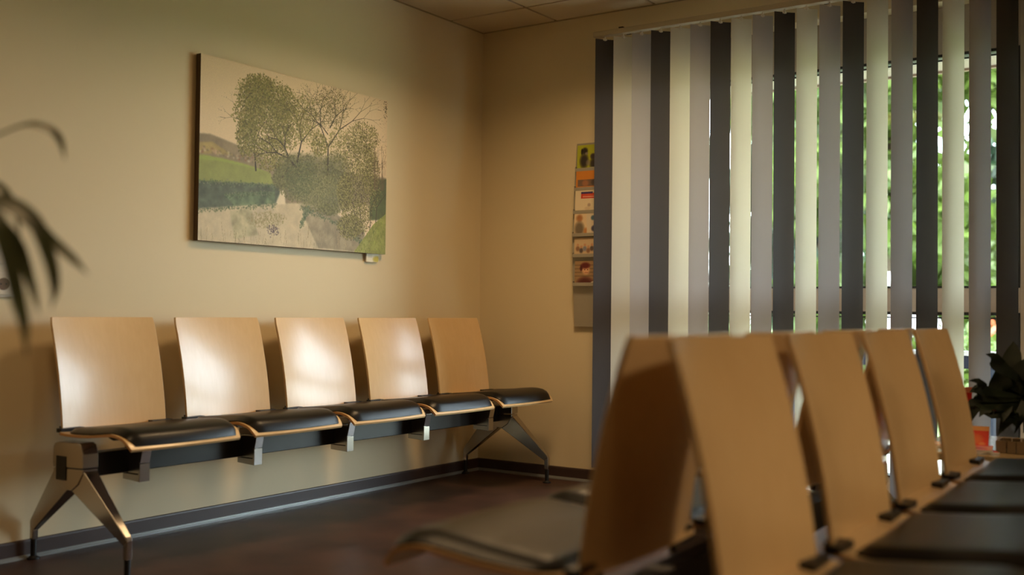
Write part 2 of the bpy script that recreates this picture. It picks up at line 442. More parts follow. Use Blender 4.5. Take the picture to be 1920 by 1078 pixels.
def bracket_bm():
    bm = bmesh.new(); X0 = -.19
    def q(pts): return [(x+X0, z) for x, z in pts]
    prism(bm, q([(.352, .279), (.362, .279), (.362, .344), (.352, .344)]), .021)
    prism(bm, q([(.352, .346), (.362, .346), (.376, .405), (.364, .405)]), .020)
    prism(bm, q([(.27, .396), (.364, .40), (.376, .405), (.36, .425), (.27, .425)]), .020)
    prism(bm, q([(.262, .283), (.352, .279), (.352, .304), (.262, .304)]), .019)
    prism(bm, q([(.272, .304), (.352, .304), (.352, .392), (.272, .392)]), .010)
    return bm
def arm_bm():
    bm = bmesh.new(); n = 20; top = []; bot = []
    for k in range(n):
        a = 2*math.pi*k/n; x, y = .26+.115*math.cos(a), .20*math.sin(a)
        top.append(bm.verts.new((x, y, seat_z(x)-.0075))); bot.append(bm.verts.new((x*.94+.014, y*.9, seat_z(x)-.019)))
    bm.faces.new(top); bm.faces.new(bot[::-1])
    for k in range(n): bm.faces.new((top[k], bot[k], bot[(k+1) % n], top[(k+1) % n]))
    return bm
PITCHS = .535
bmz = dict(shell=seat_shell_bm(), pad=pad_bm(), back=back_bm(), leg=legframe_bm(), bracket=bracket_bm(), arm=arm_bm())
MESH = {}
def mesh_once(key, bm, m, smooth=True):
    me = bpy.data.meshes.new(key); bmesh.ops.recalc_face_normals(bm, faces=bm.faces); bm.to_mesh(me); bm.free(); me.materials.append(m)
    if smooth:
        me.polygons.foreach_set('use_smooth', [True]*len(me.polygons)); me.set_sharp_from_angle(angle=math.radians(38))
    MESH[key] = me
mesh_once('seat_shell', bmz['shell'], M_ply); mesh_once('seat_pad', bmz['pad'], M_leather); mesh_once('backrest', bmz['back'], M_ply)
MESH['seat_shell'].materials.append(M_edge)
for p in MESH['seat_shell'].polygons:
    if abs(p.normal.y) > .7: p.material_index = 1  # light put into colour: front edge stays pale as window-lit, shaded sides warmer
for kk in ('seat_shell', 'seat_pad'):
    for v in MESH[kk].vertices: v.co.x *= .965
mesh_once('leg_frame', bmz['leg'], M_alu, False); mesh_once('seat_bracket', bmz['bracket'], M_alu, False); mesh_once('seat_support', bmz['arm'], M_alu)
fb = bmesh.new(); cyl(fb, (0, 0, .0), (0, 0, .006), .022, n=16); cyl(fb, (0, 0, .006), (0, 0, .012), .018, .011, n=16); cyl(fb, (0, 0, .012), (0, 0, .072), .0105, n=14)
mesh_once('foot', fb, M_rubber)
cb = bmesh.new(); box(cb, (-.006, -.045, .462), (.022, .045, .476)); box(cb, (-.012, -.03, .452), (-.006, .03, .482))
mesh_once('clip', cb, M_black, False)
cb = B(((.022, -.0008, .304), (.078, .0008, .386))); mesh_once('end_cap', cb, M_rubber, False)
def inst(key, parent, loc=(0, 0, 0), bevel=0, label=None):
    o = bpy.data.objects.new(key, MESH[key]); C.objects.link(o); o.parent = parent; o.location = loc
    if bevel:
        b = o.modifiers.new('bevel', 'BEVEL'); b.width = bevel; b.segments = 2; b.limit_method = 'ANGLE'
    if label: o['label'] = label
    return o
def bench(loc, rz, n, label, first, group=None):
    """local frame: +x = sitting direction, y along the row, origin under the back of the first seat; first = local y of first seat"""
    t = thing('waiting_bench', label, 'bench', loc, rz, group)
    y0, y1 = first-.232, first+PITCHS*(n-1)+.232
    obj('beam', B(((.025, y0, .305), (.080, y1, .388))), M_black, t, bevel=.003)
    for y in (y0+.012, y1-.012):
        lf = inst('leg_frame', t, (0, y, 0), bevel=.003)
        inst('foot', lf, (.382, 0, 0)); inst('foot', lf, (-.153, 0, 0))
        inst('end_cap', lf, (0, -.031 if y < first else .031, 0))
    for k in range(n):
        y = first+k*PITCHS
        s = inst('seat_shell', t, (0, y, 0)); inst('seat_pad', s)
        b = inst('backrest', t, (0, y, 0), bevel=.0015)
        for sgn in (-1, 1): inst('clip', b, (0, sgn*.190, 0))
        br = inst('seat_bracket', t, (0, y+.0, 0), bevel=.001); inst('seat_support', br)
    return t
bench((.19, -2.527, 0), 0, 5, 'five-seat beech plywood bench with black pads standing against the wall under the landscape picture', 0, 'waiting room benches')
ANG = math.radians(1.4)
bench((2.982, -3.305, 0), ANG, 4, 'four-seat plywood bench facing right, its black pads filling the lower right corner', 0, 'waiting room benches')
# facing the other way (rotated by 180 degrees): local y runs towards the camera
a2 = math.pi+ANG
bench((2.69, -3.21, 0), a2, 4, 'four-seat plywood bench facing left, its seats turned towards the landscape picture wall', -PITCHS*3, 'waiting room benches')

# ------------------------------------------------------------------ landscape picture on the left wall
PW, PH = 560, 376
src = [(100, 55), (972, 272), (955, 990), (80, 925)]; dst = [(0, 0), (PW, 0), (PW, PH), (0, PH)]
Am, bv = [], []
for (x, y), (u, v) in zip(src, dst):
    Am += [[x, y, 1, 0, 0, 0, -u*x, -u*y], [0, 0, 0, x, y, 1, -v*x, -v*y]]; bv += [u, v]
hm = np.linalg.solve(np.array(Am, float), np.array(bv, float))
def hp(x, y):
    w = hm[6]*x+hm[7]*y+1; return ((hm[0]*x+hm[1]*y+hm[2])/w, (hm[3]*x+hm[4]*y+hm[5])/w)
im = Img(PW, PH); rg = random.Random(3); nr = np.random.RandomState(4)
def smooth_noise(w, h, cell):
    g = nr.rand(h//cell+3, w//cell+3); yy = np.arange(h)/cell; xx = np.arange(w)/cell
    y0 = yy.astype(int); x0 = xx.astype(int); fy = (yy-y0)[:, None]; fx = (xx-x0)[None]
    return (g[y0][:, x0]*(1-fy)*(1-fx)+g[y0+1][:, x0]*fy*(1-fx)+g[y0][:, x0+1]*(1-fy)*fx+g[y0+1][:, x0+1]*fy*fx)
N1 = smooth_noise(PW, PH, 14)*.5+smooth_noise(PW, PH, 6)*.3+smooth_noise(PW, PH, 3)*.2
v = (im.Y/PH)[..., None]
im.a = np.array((.86, .77, .62))*(1-v)+np.array((.90, .81, .68))*v
def P(pts, c, a=1, tex=0):
    ins = im.poly([hp(*p) for p in pts], c, a)
    if tex: im.a = np.where(ins[..., None], im.a*(1+tex*(N1[..., None]-.5)*2), im.a)
    return ins
TH_ = []
P([(60, 425), (140, 432), (200, 455), (260, 480), (330, 505), (420, 560), (1000, 640), (1000, 760), (60, 760)], (.56, .50, .39), 1, .15)      # far hills
P([(60, 470), (150, 468), (190, 495), (250, 530), (60, 520)], (.66, .58, .36), 1, .12)
for k in range(90):                                                                                                                 # village
    x, y = rg.uniform(90, 420), 0; y = 500+(x-90)*.20+rg.uniform(-14, 14); p = hp(x, y)
    im.disc(p[0], p[1], rg.uniform(1.5, 4), rg.choice([(.75, .62, .5), (.52, .36, .26), (.42, .38, .28), (.8, .74, .62)]), .9, rg.uniform(1, 2.5))
P([(60, 530), (110, 528), (200, 545), (300, 570), (420, 610), (440, 680), (60, 655)], (.56, .585, .31), 1, .10)                          # meadow
P([(60, 530), (110, 528), (200, 545), (300, 570), (420, 610), (300, 580), (180, 556), (60, 548)], (.60, .66, .30), .7)
P([(60, 648), (200, 655), (330, 660), (460, 670), (470, 770), (240, 770), (60, 785)], (.33, .36, .28), 1, .35)                          # hedge
P([(210, 715), (330, 700), (440, 700), (440, 762), (250, 768)], (.40, .47, .33), .7, .4)
P([(60, 780), (240, 768), (450, 755), (600, 750), (860, 860), (860, 1010), (60, 1010)], (.76, .70, .57), 1, .12)                        # water
P([(230, 790), (330, 775), (360, 900), (250, 920)], (.58, .57, .42), .5, .2)
P([(560, 760), (720, 800), (860, 890), (840, 980), (640, 960), (590, 850)], (.52, .48, .38), .7, .2)
for c in ((500, 600, 60, 70), (560, 580, 80, 60), (640, 600, 90, 80), (730, 590, 70, 70), (540, 680, 70, 60), (620, 700, 90, 80), (720, 700, 80, 90), (470, 640, 40, 50), (690, 780, 60, 30)):
    q = hp(c[0], c[1]); im.disc(q[0], q[1], c[2]*.62, (.40, .40, .27), .75, c[3]*.5)
    TH_.append(c)
P([(470, 690), (484, 692), (490, 757), (442, 760), (455, 725)], (.88, .82, .70), .95)                                                    # weir
P([(890, 640), (1000, 640), (1000, 830), (880, 830)], (.33, .36, .20), 1, .2)
def blur(n):
    for _ in range(n):
        b = np.pad(im.a, ((1, 1), (1, 1), (0, 0)), 'edge'); im.a = (b[:-2, 1:-1]+b[2:, 1:-1]+b[1:-1, :-2]+b[1:-1, 2:]+b[1:-1, 1:-1]*2)/6
blur(6)
for k in range(1400):                                                                                                               # ragged banks and hedge tops
    t = rg.random(); e = rg.choice([((70, 785), (450, 762)), ((75, 652), (450, 672)), ((560, 770), (740, 850)), ((740, 850), (850, 940)), ((210, 715), (440, 705)), ((600, 760), (560, 860))])
    x = e[0][0]+(e[1][0]-e[0][0])*t+rg.uniform(-8, 8); y = e[0][1]+(e[1][1]-e[0][1])*t+rg.gauss(0, 7)
    q = hp(x, y); im.disc(q[0], q[1], rg.uniform(.8, 2.6), rg.choice([(.24, .31, .2), (.32, .38, .24), (.42, .46, .32), (.5, .5, .38)]), .55)
def branch(x, y, ang, ln, r, depth, col):
    x2, y2 = x+math.cos(ang)*ln, y-math.sin(ang)*ln
    im.line(hp(x, y), hp(x2, y2), r, r*.7, col, .85)
    if depth == 0: return
    for s in (-1, 1): branch(x2, y2, ang+s*rg.uniform(.2, .6), ln*rg.uniform(.68, .85), r*.66, depth-1, col)
def crown(cx, cy, rx, ry, n, cols, size=(.8, 2.3), a=.75, edge=.6):
    for k in range(int(n*2.6)):
        t = rg.uniform(0, 6.283); q = rg.random()**edge
        x, y = cx+math.cos(t)*rx*q*rg.uniform(.8, 1.12), cy+math.sin(t)*ry*q*rg.uniform(.8, 1.12)
        p = hp(x, y); im.disc(p[0], p[1], rg.uniform(*size), rg.choice(cols), a)
for c in TH_: pass
G1 = [(.45, .44, .19), (.38, .37, .16), (.53, .51, .25), (.30, .28, .12), (.62, .58, .35), (.50, .44, .22)]
DK = (.20, .16, .10)
branch(352, 600, 1.62, 110, 2.4, 6, DK)
for c in ((375, 225, 70, 75), (350, 240, 90, 90), (330, 330, 85, 90), (430, 300, 95, 130), (395, 400, 130, 120), (310, 440, 50, 100), (480, 290, 70, 90), (420, 520, 80, 90), (500, 400, 80, 110)):
    crown(*c, 520, G1)
branch(560, 610, 2.25, 80, 3.2, 4, DK); branch(545, 560, 1.35, 95, 2.6, 6, DK); branch(470, 640, 1.0, 60, 1.6, 4, DK)
crown(580, 330, 60, 90, 330, G1, a=.6); crown(600, 420, 50, 70, 160, G1, a=.5)
branch(688, 620, 1.55, 130, 3.0, 7, DK); branch(700, 400, 1.1, 60, 1.8, 5, DK); branch(690, 430, 2.2, 50, 1.6, 5, DK)
crown(700, 310, 95, 95, 620, [(.36, .33, .15), (.27, .24, .11), (.46, .42, .22)], (.6, 1.5), .7); crown(650, 480, 40, 60, 220, G1); crown(740, 480, 50, 90, 200, G1, a=.6)
for c in TH_: crown(c[0], c[1], c[2]*1.1, c[3]*1.1, 150, [(.42, .41, .24), (.33, .33, .18), (.52, .50, .31)], (1, 2.8), .65)
crown(640, 690, 130, 80, 700, [(.52, .51, .33), (.42, .42, .26), (.60, .58, .40)], (.8, 2.2), .6)
crown(560, 640, 80, 80, 300, [(.40, .42, .25), (.30, .33, .2)], (.8, 2.2), .6)
for x in (850, 880, 820, 905): branch(x, 900, 1.57+rg.uniform(-.1, .1), 130, 1.5, 6, (.25, .2, .12))
G2 = [(.44, .42, .20), (.36, .33, .15), (.54, .51, .27), (.26, .23, .11), (.64, .60, .38)]
for c in ((850, 450, 80, 80), (830, 560, 75, 100), (850, 700, 90, 110), (820, 820, 70, 90), (770, 700, 40, 90), (890, 600, 40, 120), (790, 860, 60, 60)):
    crown(*c, 640, G2, (.7, 1.9), .8)
for k in range(26):
    x = rg.uniform(905, 960); im.line(hp(x, 690), hp(x+rg.uniform(-8, 14), rg.uniform(470, 600)), .6, .4, (.42, .34, .24), .7)
P([(805, 985), (850, 920), (900, 850), (960, 800), (1000, 790), (1000, 1010), (800, 1010)], (.54, .56, .26), 1, .2)
for k in range(500):
    x = rg.uniform(810, 975); y = rg.uniform(max(800, 985-(x-805)*1.2), 1000); q = hp(x, y)
    im.line(q, (q[0]+rg.uniform(-3, 3), q[1]-rg.uniform(3, 9)), .6, .4, rg.choice([(.58, .60, .28), (.36, .40, .14), (.66, .64, .38)]), .8)
for k in range(110):                                                                                                                # reeds in the water
    x = rg.uniform(90, 800); q = hp(x, rg.uniform(900, 975)); im.line(q, (q[0]+rg.uniform(-6, 6), q[1]-rg.uniform(6, 34)), .5, .35, rg.choice([(.46, .38, .26), (.74, .66, .5), (.36, .34, .2)]), .45)
crown(400, 830, 90, 40, 160, [(.48, .46, .26), (.56, .5, .34)], (1, 2.5), .35); crown(430, 880, 30, 30, 40, [(.32, .26, .28)], (1, 2.2), .5)
for k in range(60):
    q = hp(rg.gauss(962, 5), rg.uniform(275, 355)); im.disc(q[0], q[1], rg.uniform(.6, 1.6), (.22, .18, .1), .8)
im.a *= (1+.05*(nr.rand(PH, PW, 1)-.5))
py0, py1, pz0, pz1, pd = -2.040, -.862, 1.183, 1.962, .032
pic = thing('landscape_picture', 'unframed canvas print of green trees beside a river, hanging on the left wall', 'picture', (0, (py0+py1)/2, pz0))
def LP(p): return (p[0], p[1]-(py0+py1)/2, p[2]-pz0)
M_side = mat('dark_canvas_edge', (.34, .26, .17), .7)
obj('canvas_edge', B((LP((.004, py0, pz0)), LP((pd-.0006, py1, pz1)))), M_side, pic)
printed('painted_face', im.a, LP((pd, py0, pz1)), (0, py1-py0, 0), (0, 0, pz0-pz1), M_canvas, pic)
# small card under the picture
cd_ = thing('price_card', 'tiny white and yellow card stuck on the wall below the picture corner', 'card', (.004, -.94, 1.142))
ci = Img(30, 24, (.88, .85, .74)); ci.disc(25, 16, 9, (.72, .66, .18), 1); 
for yy in (6, 9, 12): ci.line((4, yy), (14, yy), .6, .6, (.6, .58, .5), .6)
printed('card_face', ci.a, (.014, -.045, .045), (0, .09, 0), (-.004, 0, -.045), M_print, cd_)
obj('card_back', B(((.0, -.045, .0), (.009, .045, .044))), M_white, cd_)

# ------------------------------------------------------------------ sockets on the left wall
sw = thing('wall_socket', 'white double wall socket and switch plate beside the houseplant at far left', 'socket', (0, -2.868, .931))
obj('plate', B(((0, -.045, .0), (.008, .048, .208))), M_white, sw, bevel=.002)
for z, nm in ((.004, 'socket_insert'), (.112, 'switch_insert')):
    ins = obj(nm, B(((.008, -.036, z+.004), (.013, .036, z+.082))), M_white, sw, bevel=.003)
    if nm == 'socket_insert':
        bm = bmesh.new(); lathe(bm, [(.021, 0), (.0215, .001), (.0195, .0015), (.0195, .0012)], 28)
        bmesh.ops.rotate(bm, verts=bm.verts, matrix=Matrix.Rotation(math.pi/2, 3, 'Y')); bmesh.ops.translate(bm, verts=bm.verts, vec=(.013, 0, z+.043))
        obj('socket_well', bm, mat('socket_recess', (.42, .33, .24), .5), ins)
        bm = bmesh.new()
        for s in (-1, 1): cyl(bm, (.0140, s*.0095, z+.043), (.0150, s*.0095, z+.043), .003, n=10)
        obj('pin_hole', bm, M_rubber, ins)

# ------------------------------------------------------------------ brochure rack on the back wall
rk = thing('brochure_rack', 'grey metal wall rack of leaflets, half hidden behind the left end of the blind', 'rack', (.645, 0, .826))
RW = .20
def ry(z): return interp(z, [.0, .2, .48, .75, .98], [.022, .040, .052, .034, .012])
bm = bmesh.new(); P_, Q_ = [], []
for i in range(25):
    z = .985*i/24; P_.append([(xx, -ry(z), z) for xx in (0, .07, .14, RW)]); Q_.append([(xx, -.002, z) for xx in (0, .07, .14, RW)])
grid_solid(bm, P_, Q_)
M_rack = mat('grey_beige_metal', (.64, .61, .55), .45, metal=.3)
obj('panel', bm, M_rack, rk, smooth=True)
zs = [(1.660, 1.795), (1.556, 1.655), (1.432, 1.560), (1.310, 1.430), (1.200, 1.300), (1.048, 1.175)]
for z0, z1 in zs:
    zz = z0-.826; y = -ry(zz)
    obj('pocket', B(((.016, y-.027, zz-.006), (RW-.016, y+.004, zz-.001)), ((.016, y-.0285, zz-.006), (RW-.016, y-.0265, zz+.012)), ((.0145, y-.0285, zz-.006), (.0165, y+.004, zz+.02))), M_rack, rk)
def leaflet(k, img, label, x0=.668, w=.158, extra=0):
    z0, z1 = zs[k]; h = z1-z0+extra; y = -ry(z0-.826)-.022
    t = thing('leaflet', label, 'leaflet', (x0, y, z0), 0, 'leaflets in the wall rack')
    printed("cover", img.a[:, :44], (0, -.0012+.004, h), (w, 0, 0), (0, -.004, -h), M_print, t)
    bm = bmesh.new(); vs = [(0, .004, h), (w, .004, h), (w, .0, 0), (0, 0, 0)]
    grid_solid(bm, [[(0, -.0006, 0), (w, -.0006, 0)], [(0, .0034, h), (w, .0034, h)]], [[(0, .003, 0), (w, .003, 0)], [(0, .007, h), (w, .007, h)]])
    obj('pages', bm, M_white, t)
a = Img(60, 38, (.66, .68, .16))            # two dark dogs on green
a.disc(13, 9, 5.5, (.17, .14, .13)); a.disc(12, 24, 8, (.20, .17, .16), 1, 12); a.disc(8, 10, 2, (.12, .1, .1), 1, 5); a.disc(16, 13, 3, (.5, .46, .42), 1, 2.2)
a.disc(27, 18, 5, (.22, .18, .2)); a.disc(29, 29, 8, (.2, .17, .16), 1, 9); a.disc(19, 27, 4, (.55, .5, .45), .7, 5); a.disc(45, 20, 9, (.3, .36, .1)); a.line((8, 36), (50, 33), .7, .7, (.85, .85, .6), .7)
leaflet(0, a, 'yellow-green leaflet with two dark dogs in the top pocket of the rack')
a = Img(60, 30, (.80, .50, .18)); a.poly([(3, 14), (60, 14), (60, 25), (3, 25)], (.45, .36, .30)); a.disc(16, 20, 6, (.62, .42, .3)); a.disc(30, 19, 5, (.3, .26, .25))
leaflet(1, a, 'orange leaflet with a dark photo band, second from the top')
a = Img(60, 36, (.86, .80, .68)); a.poly([(10, 7), (60, 7), (60, 15), (10, 15)], (.76, .20, .10)); a.poly([(10, 5), (30, 5), (30, 7.5), (10, 7.5)], (.25, .2, .4))
for yy in (10, 12.5): a.line((13, yy), (50, yy), .5, .5, (.95, .8, .7), .8)
a.disc(24, 25, 3, (.55, .45, .4), .6); a.disc(22, 30, 6, (.8, .72, .6), 1, 3)
leaflet(2, a, 'white leaflet with a red title band in the third pocket')
a = Img(60, 34, (.85, .76, .62)); a.disc(9, 8, 6, (.66, .45, .28)); a.disc(9, 24, 9, (.45, .40, .33), 1, 12); a.disc(20, 28, 4, (.72, .5, .3), 1, 6); a.poly([(21, 0), (60, 0), (60, 34), (22, 34)], (.82, .76, .66)); a.disc(32, 8, 4, (.3, .42, .5)); a.disc(34, 24, 5, (.25, .25, .35))
leaflet(3, a, 'pale leaflet showing a seated person in the fourth pocket')
a = Img(60, 30, (.78, .68, .54))
for q in range(9): a.disc(6+q*6, 18+(q % 2)*3, 3.6, [(.55, .4, .3), (.35, .3, .3), (.5, .5, .55)][q % 3], 1, 4.5); a.disc(6+q*6, 12+(q % 2)*3, 2.2, (.75, .55, .42))
leaflet(4, a, 'leaflet with a photo of a group of people in the fifth pocket')
a = Img(60, 46, (.62, .50, .36))
for q in range(4): a.line((0, 8+q*7), (60, 8+q*7), .8, .8, (.45, .36, .26), .7)
a.disc(18, 44, 15, (.32, .12, .11), 1, 14); a.disc(19, 18, 7, (.86, .66, .5), 1, 9); a.disc(18, 9, 8.5, (.36, .09, .09), 1, 6.5); a.disc(11, 14, 2.5, (.30, .08, .08), 1, 6)
a.disc(17, 17, 1, (.25, .15, .1)); a.disc(22, 17, 1, (.25, .15, .1)); a.line((17.5, 22.5), (22, 22.5), .6, .6, (.6, .25, .2)); a.poly([(22, 46), (38, 34), (60, 34), (60, 46)], (.85, .8, .72))
leaflet(5, a, 'leaflet with a person in a dark red headscarf in the lowest pocket')

# ------------------------------------------------------------------ ribbons for leaves
def ribbon(bm, pts, width, nrm=Vector((0, 0, 1)), fold=.25, n=14, prof=None):
    """leaf blade along a Catmull-Rom path through pts"""
    pts = [Vector(p) for p in pts]; pts = [pts[0]*2-pts[1]]+pts+[pts[-1]*2-pts[-2]]
    path = []
    seg = len(pts)-3
    for i in range(n+1):
        t = i/n*seg; k = min(int(t), seg-1); f = t-k; p0, p1, p2, p3 = pts[k:k+4]
        path.append(.5*((2*p1)+(-p0+p2)*f+(2*p0-5*p1+4*p2-p3)*f*f+(-p0+3*p1-3*p2+p3)*f**3))
    rows = []
    for i, p in enumerate(path):
        t = i/n; d = (path[min(n, i+1)]-path[max(0, i-1)]).normalized()
        s = d.cross(nrm)
        s = s.normalized() if s.length > .05 else d.orthogonal().normalized()
        up_ = s.cross(d).normalized()
        w = width*.5*(prof(t) if prof else max(.04, min(1, t*4+.3)*(1-t**4)))
        rows.append([bm.verts.new(p-s*w+up_*w*fold), bm.verts.new(p), bm.verts.new(p+s*w+up_*w*fold)])
    for i in range(n):
        for j in (0, 1): bm.faces.new((rows[i][j], rows[i+1][j], rows[i+1][j+1], rows[i][j+1]))

# ------------------------------------------------------------------ houseplant at the left edge (near the camera)
def at(px, py, t): return CAM+ray(px, py)*t
hp0 = at(-210, 470, 1.75); bx, by = hp0.x, hp0.y
hpn = thing('houseplant', 'out-of-focus potted plant with long drooping leaves at the left edge, nearest the lens', 'plant', (bx, by, 0))
def LH(p): return Vector(p)-Vector((bx, by, 0))
bm = bmesh.new(); lathe(bm, [(.11, 0), (.15, .02), (.17, .30), (.175, .32), (.160, .32), (.155, .29)]); obj('pot', bm, mat('clay_grey_pot', (.42, .38, .33), .6), hpn, smooth=True)
bm = bmesh.new(); lathe(bm, [(.155, .285), (.12, .295), (.01, .30)]); obj('soil', bm, mat('potting_soil', (.14, .10, .07), .9), hpn)
bm = bmesh.new(); prev = None
for i in range(9):
    z = .28+i*.08; p = Vector((.012*math.sin(i*.9), .012*math.cos(i*1.3), z))
    if prev: cyl(bm, prev, p, .017-.0006*i, .0165-.0006*i, 10)
    prev = p
obj('stem', bm, M_tan, hpn)
T0 = at(-215, 360, 1.75)
lv = [  # (pixel, distance) paths of the leaves seen in the photo
    ([(-120, 330, 1.75), (-40, 275, 1.72), (40, 238, 1.68), (85, 240, 1.66), (112, 262, 1.65), (122, 300, 1.65)], .020),
    ([(-120, 360, 1.75), (-30, 372, 1.65), (40, 402, 1.6), (95, 452, 1.58), (135, 485, 1.56), (165, 515, 1.56)], .026),
    ([(-100, 370, 1.75), (0, 375, 1.6), (60, 410, 1.55), (92, 480, 1.52), (104, 540, 1.52), (96, 580, 1.52)], .024),
    ([(-100, 390, 1.75), (-20, 410, 1.62), (30, 455, 1.6), (58, 530, 1.6), (74, 590, 1.6)], .022),
    ([(-100, 400, 1.75), (-20, 400, 1.5), (14, 470, 1.45), (34, 560, 1.42), (46, 610, 1.42), (50, 670, 1.42)], .025),
    ([(-110, 340, 1.75), (-60, 330, 1.7), (0, 350, 1.66), (28, 395, 1.64), (38, 450, 1.62)], .015),
]
for pts, w in lv:
    bm = bmesh.new(); path = [LH(T0)]+[LH(at(*p)) for p in pts]
    ribbon(bm, path, w, nrm=Vector((.35, -.5, .8)).normalized(), n=22); obj('leaf', bm, M_leafp, hpn, smooth=True)
for k in range(16):
    a = random.uniform(2.3, 4.0)+YAW; r = random.uniform(.25, .42); top = LH(T0); bm = bmesh.new()
    h = random.uniform(-.05, .22)
    ribbon(bm, [top, top+Vector((math.cos(a)*r*.4, math.sin(a)*r*.4, .12+h*.6)), top+Vector((math.cos(a)*r*.8, math.sin(a)*r*.8, .05+h)), top+Vector((math.cos(a)*r, math.sin(a)*r, -.15+h))], .026)
    obj('leaf', bm, M_leafp, hpn, smooth=True)

# ------------------------------------------------------------------ low table by the window with plant and magazines
tb = thing('side_table', 'low light wood table between the right bench and the window', 'table', (3.10, -.80, 0))
M_tab = wood('table_veneer', (.62, .52, .36), (.70, .60, .44), .25, .6, (3, 50, 50))
TZ = .44
obj('tabletop', B(((-.46, -.33, TZ-.028), (.46, .33, TZ))), M_tab, tb, bevel=.004)
for sx in (-1, 1):
    for sy in (-1, 1):
        bm = bmesh.new(); cyl(bm, (sx*.41, sy*.28, 0), (sx*.41, sy*.28, TZ-.028), .018, n=14); obj('leg', bm, M_alu, tb, smooth=True)
# peace lily
PLX, PLY = 3.09, -.80
pt = thing('peace_lily', 'dark leafy potted plant on the low table at the right edge', 'plant', (PLX, PLY, TZ))
bm = bmesh.new(); lathe(bm, [(.075, 0), (.09, .01), (.105, .10), (.108, .115), (.098, .115), (.095, .10)]); obj('pot', bm, mat('dark_pot', (.13, .12, .11), .4), pt, smooth=True)
bm = bmesh.new(); lathe(bm, [(.095, .095), (.01, .10)]); obj('soil', bm, mat('dark_soil', (.1, .08, .06), .9), pt)
rl = random.Random(11)
def lily(tip, mid, w, base=None):
    b0 = Vector((rl.uniform(-.03, .03), rl.uniform(-.03, .03), .10)); bm = bmesh.new()
    m_ = Vector(mid); t_ = Vector(tip); st = b0.lerp(m_, .55)+Vector((0, 0, .03))
    cyl(bm, b0, st, .003, .0025, 6); s = obj('leaf', bm, M_leafd, pt)
    bm = bmesh.new(); ribbon(bm, [st, m_, (m_+t_)/2+Vector((0, 0, .012)), t_], w, nrm=Vector((-.25, -.75, .6)).normalized(), n=12, fold=.2, prof=lambda t: max(.03, math.sin(math.pi*min(1, t*.97+.03)**.8)))
    obj('blade', bm, M_leafd, s, smooth=True)
def LPt(px, py, dt=0): 
    base = (Vector((PLX, PLY, TZ))-CAM).dot(fwd); return at(px, py, base+dt)-Vector((PLX, PLY, TZ))
for tip, mid, w, dt in (((1816, 714), (1850, 735), .05, -.05), ((1818, 735), (1850, 742), .07, .03), ((1822, 790), (1834, 758), .06, 0), ((1848, 664), (1878, 690), .05, 0),
                        ((1900, 640), (1900, 700), .08, .08), ((1925, 670), (1915, 720), .08, .0), ((1836, 782), (1862, 768), .06, -.08), ((1880, 792), (1888, 770), .07, -.1),
                        ((1868, 690), (1885, 740), .09, .05), ((1850, 770), (1872, 770), .08, .06), ((1915, 790), (1905, 770), .09, -.1), ((1955, 700), (1935, 730), .08, .05), ((1970, 760), (1940, 755), .09, -.05), ((1905, 800), (1900, 780), .07, -.1)):
    lily(LPt(*tip, dt), LPt(*mid, dt*.6), w)
for k in range(26):
    a = rl.uniform(0, 6.283); r = rl.uniform(.12, .28); h = rl.uniform(.12, .34)
    lily(Vector((math.cos(a)*r, math.sin(a)*r, h-rl.uniform(0, .14))), Vector((math.cos(a)*r*.6, math.sin(a)*r*.6, h+.02)), rl.uniform(.06, .09))
# wicker planter tray in front of the pot
wk = thing('wooden_box', 'small slatted tan box lying on the low table below the dark plant', 'box', (3.01, -.97, TZ))
bm = B(((-.09, -.05, 0), (.12, .05, .006)))
for i in range(7): box(bm, (-.09+i*.03, -.054, .002), (-.09+i*.03+.026, -.048, .042)); box(bm, (-.09+i*.03, .048, .002), (-.09+i*.03+.026, .054, .042))
box(bm, (-.096, -.054, .002), (-.09, .054, .042)); box(bm, (.12, -.054, .002), (.126, .054, .042))
obj('slatted_side', bm, mat('tan_wicker', (.45, .37, .26), .7), wk)
# magazines
def magazine(x, y, z, rz, cols, label, tilt=0, w=.15, h=.21, th=.006):
    t = thing('magazine', label, 'magazine', (x, y, z), rz, 'magazines on the low table'); t.rotation_euler = (tilt, 0, rz)
    a = Img(30, 42, cols[0]); a.poly([(0, 0), (30, 0), (30, 9), (0, 9)], cols[1]); a.disc(15, 26, 9, cols[2], .9, 11); a.disc(22, 36, 5, cols[1], .7)
    for q in range(3): a.line((3, 14+q*3), (12, 14+q*3), .5, .5, (.9, .85, .7), .8)
    printed('cover', a.a, (-w/2, h/2, th+.0006), (w, 0, 0), (0, -h, 0), M_print, t)
    obj('pages', B(((-w/2, -h/2, 0), (w/2, h/2, th))), M_white, t)
magazine(2.855, -1.03, TZ+.001, .5, [(.75, .2, .12), (.85, .55, .3), (.8, .45, .2)], 'red and orange magazine lying lowest in the pile at the table edge', w=.10, h=.15)
magazine(2.855, -1.03, TZ+.008, .15, [(.8, .5, .25), (.75, .1, .08), (.6, .2, .15)], 'orange magazine with a red title lying on the pile', w=.10, h=.15)
magazine(2.835, -.915, TZ+.036, .1, [(.82, .22, .12), (.85, .6, .35), (.8, .4, .2)], 'red magazine propped upright behind the magazine pile', tilt=.95, w=.075, h=.085)
magazine(2.70, -.93, TZ+.001, 1.2, [(.85, .6, .4), (.8, .3, .2), (.9, .85, .75)], 'pale magazine lying apart from the pile, seen between the last two backrests', w=.10, h=.15)
st = thing('leaflet_stand', 'clear stand holding a bright red leaflet, just right of the end backrest', 'stand', (2.805, -.80, TZ), .1)
obj('base', B(((-.055, -.04, 0), (.01, .04, .004))), M_white, st)
obj('red_leaflet', B(((-.05, -.002, .004), (-.01, .002, .185))), mat('red_paper', (.80, .10, .06), .5), st, label='bright red leaflet')
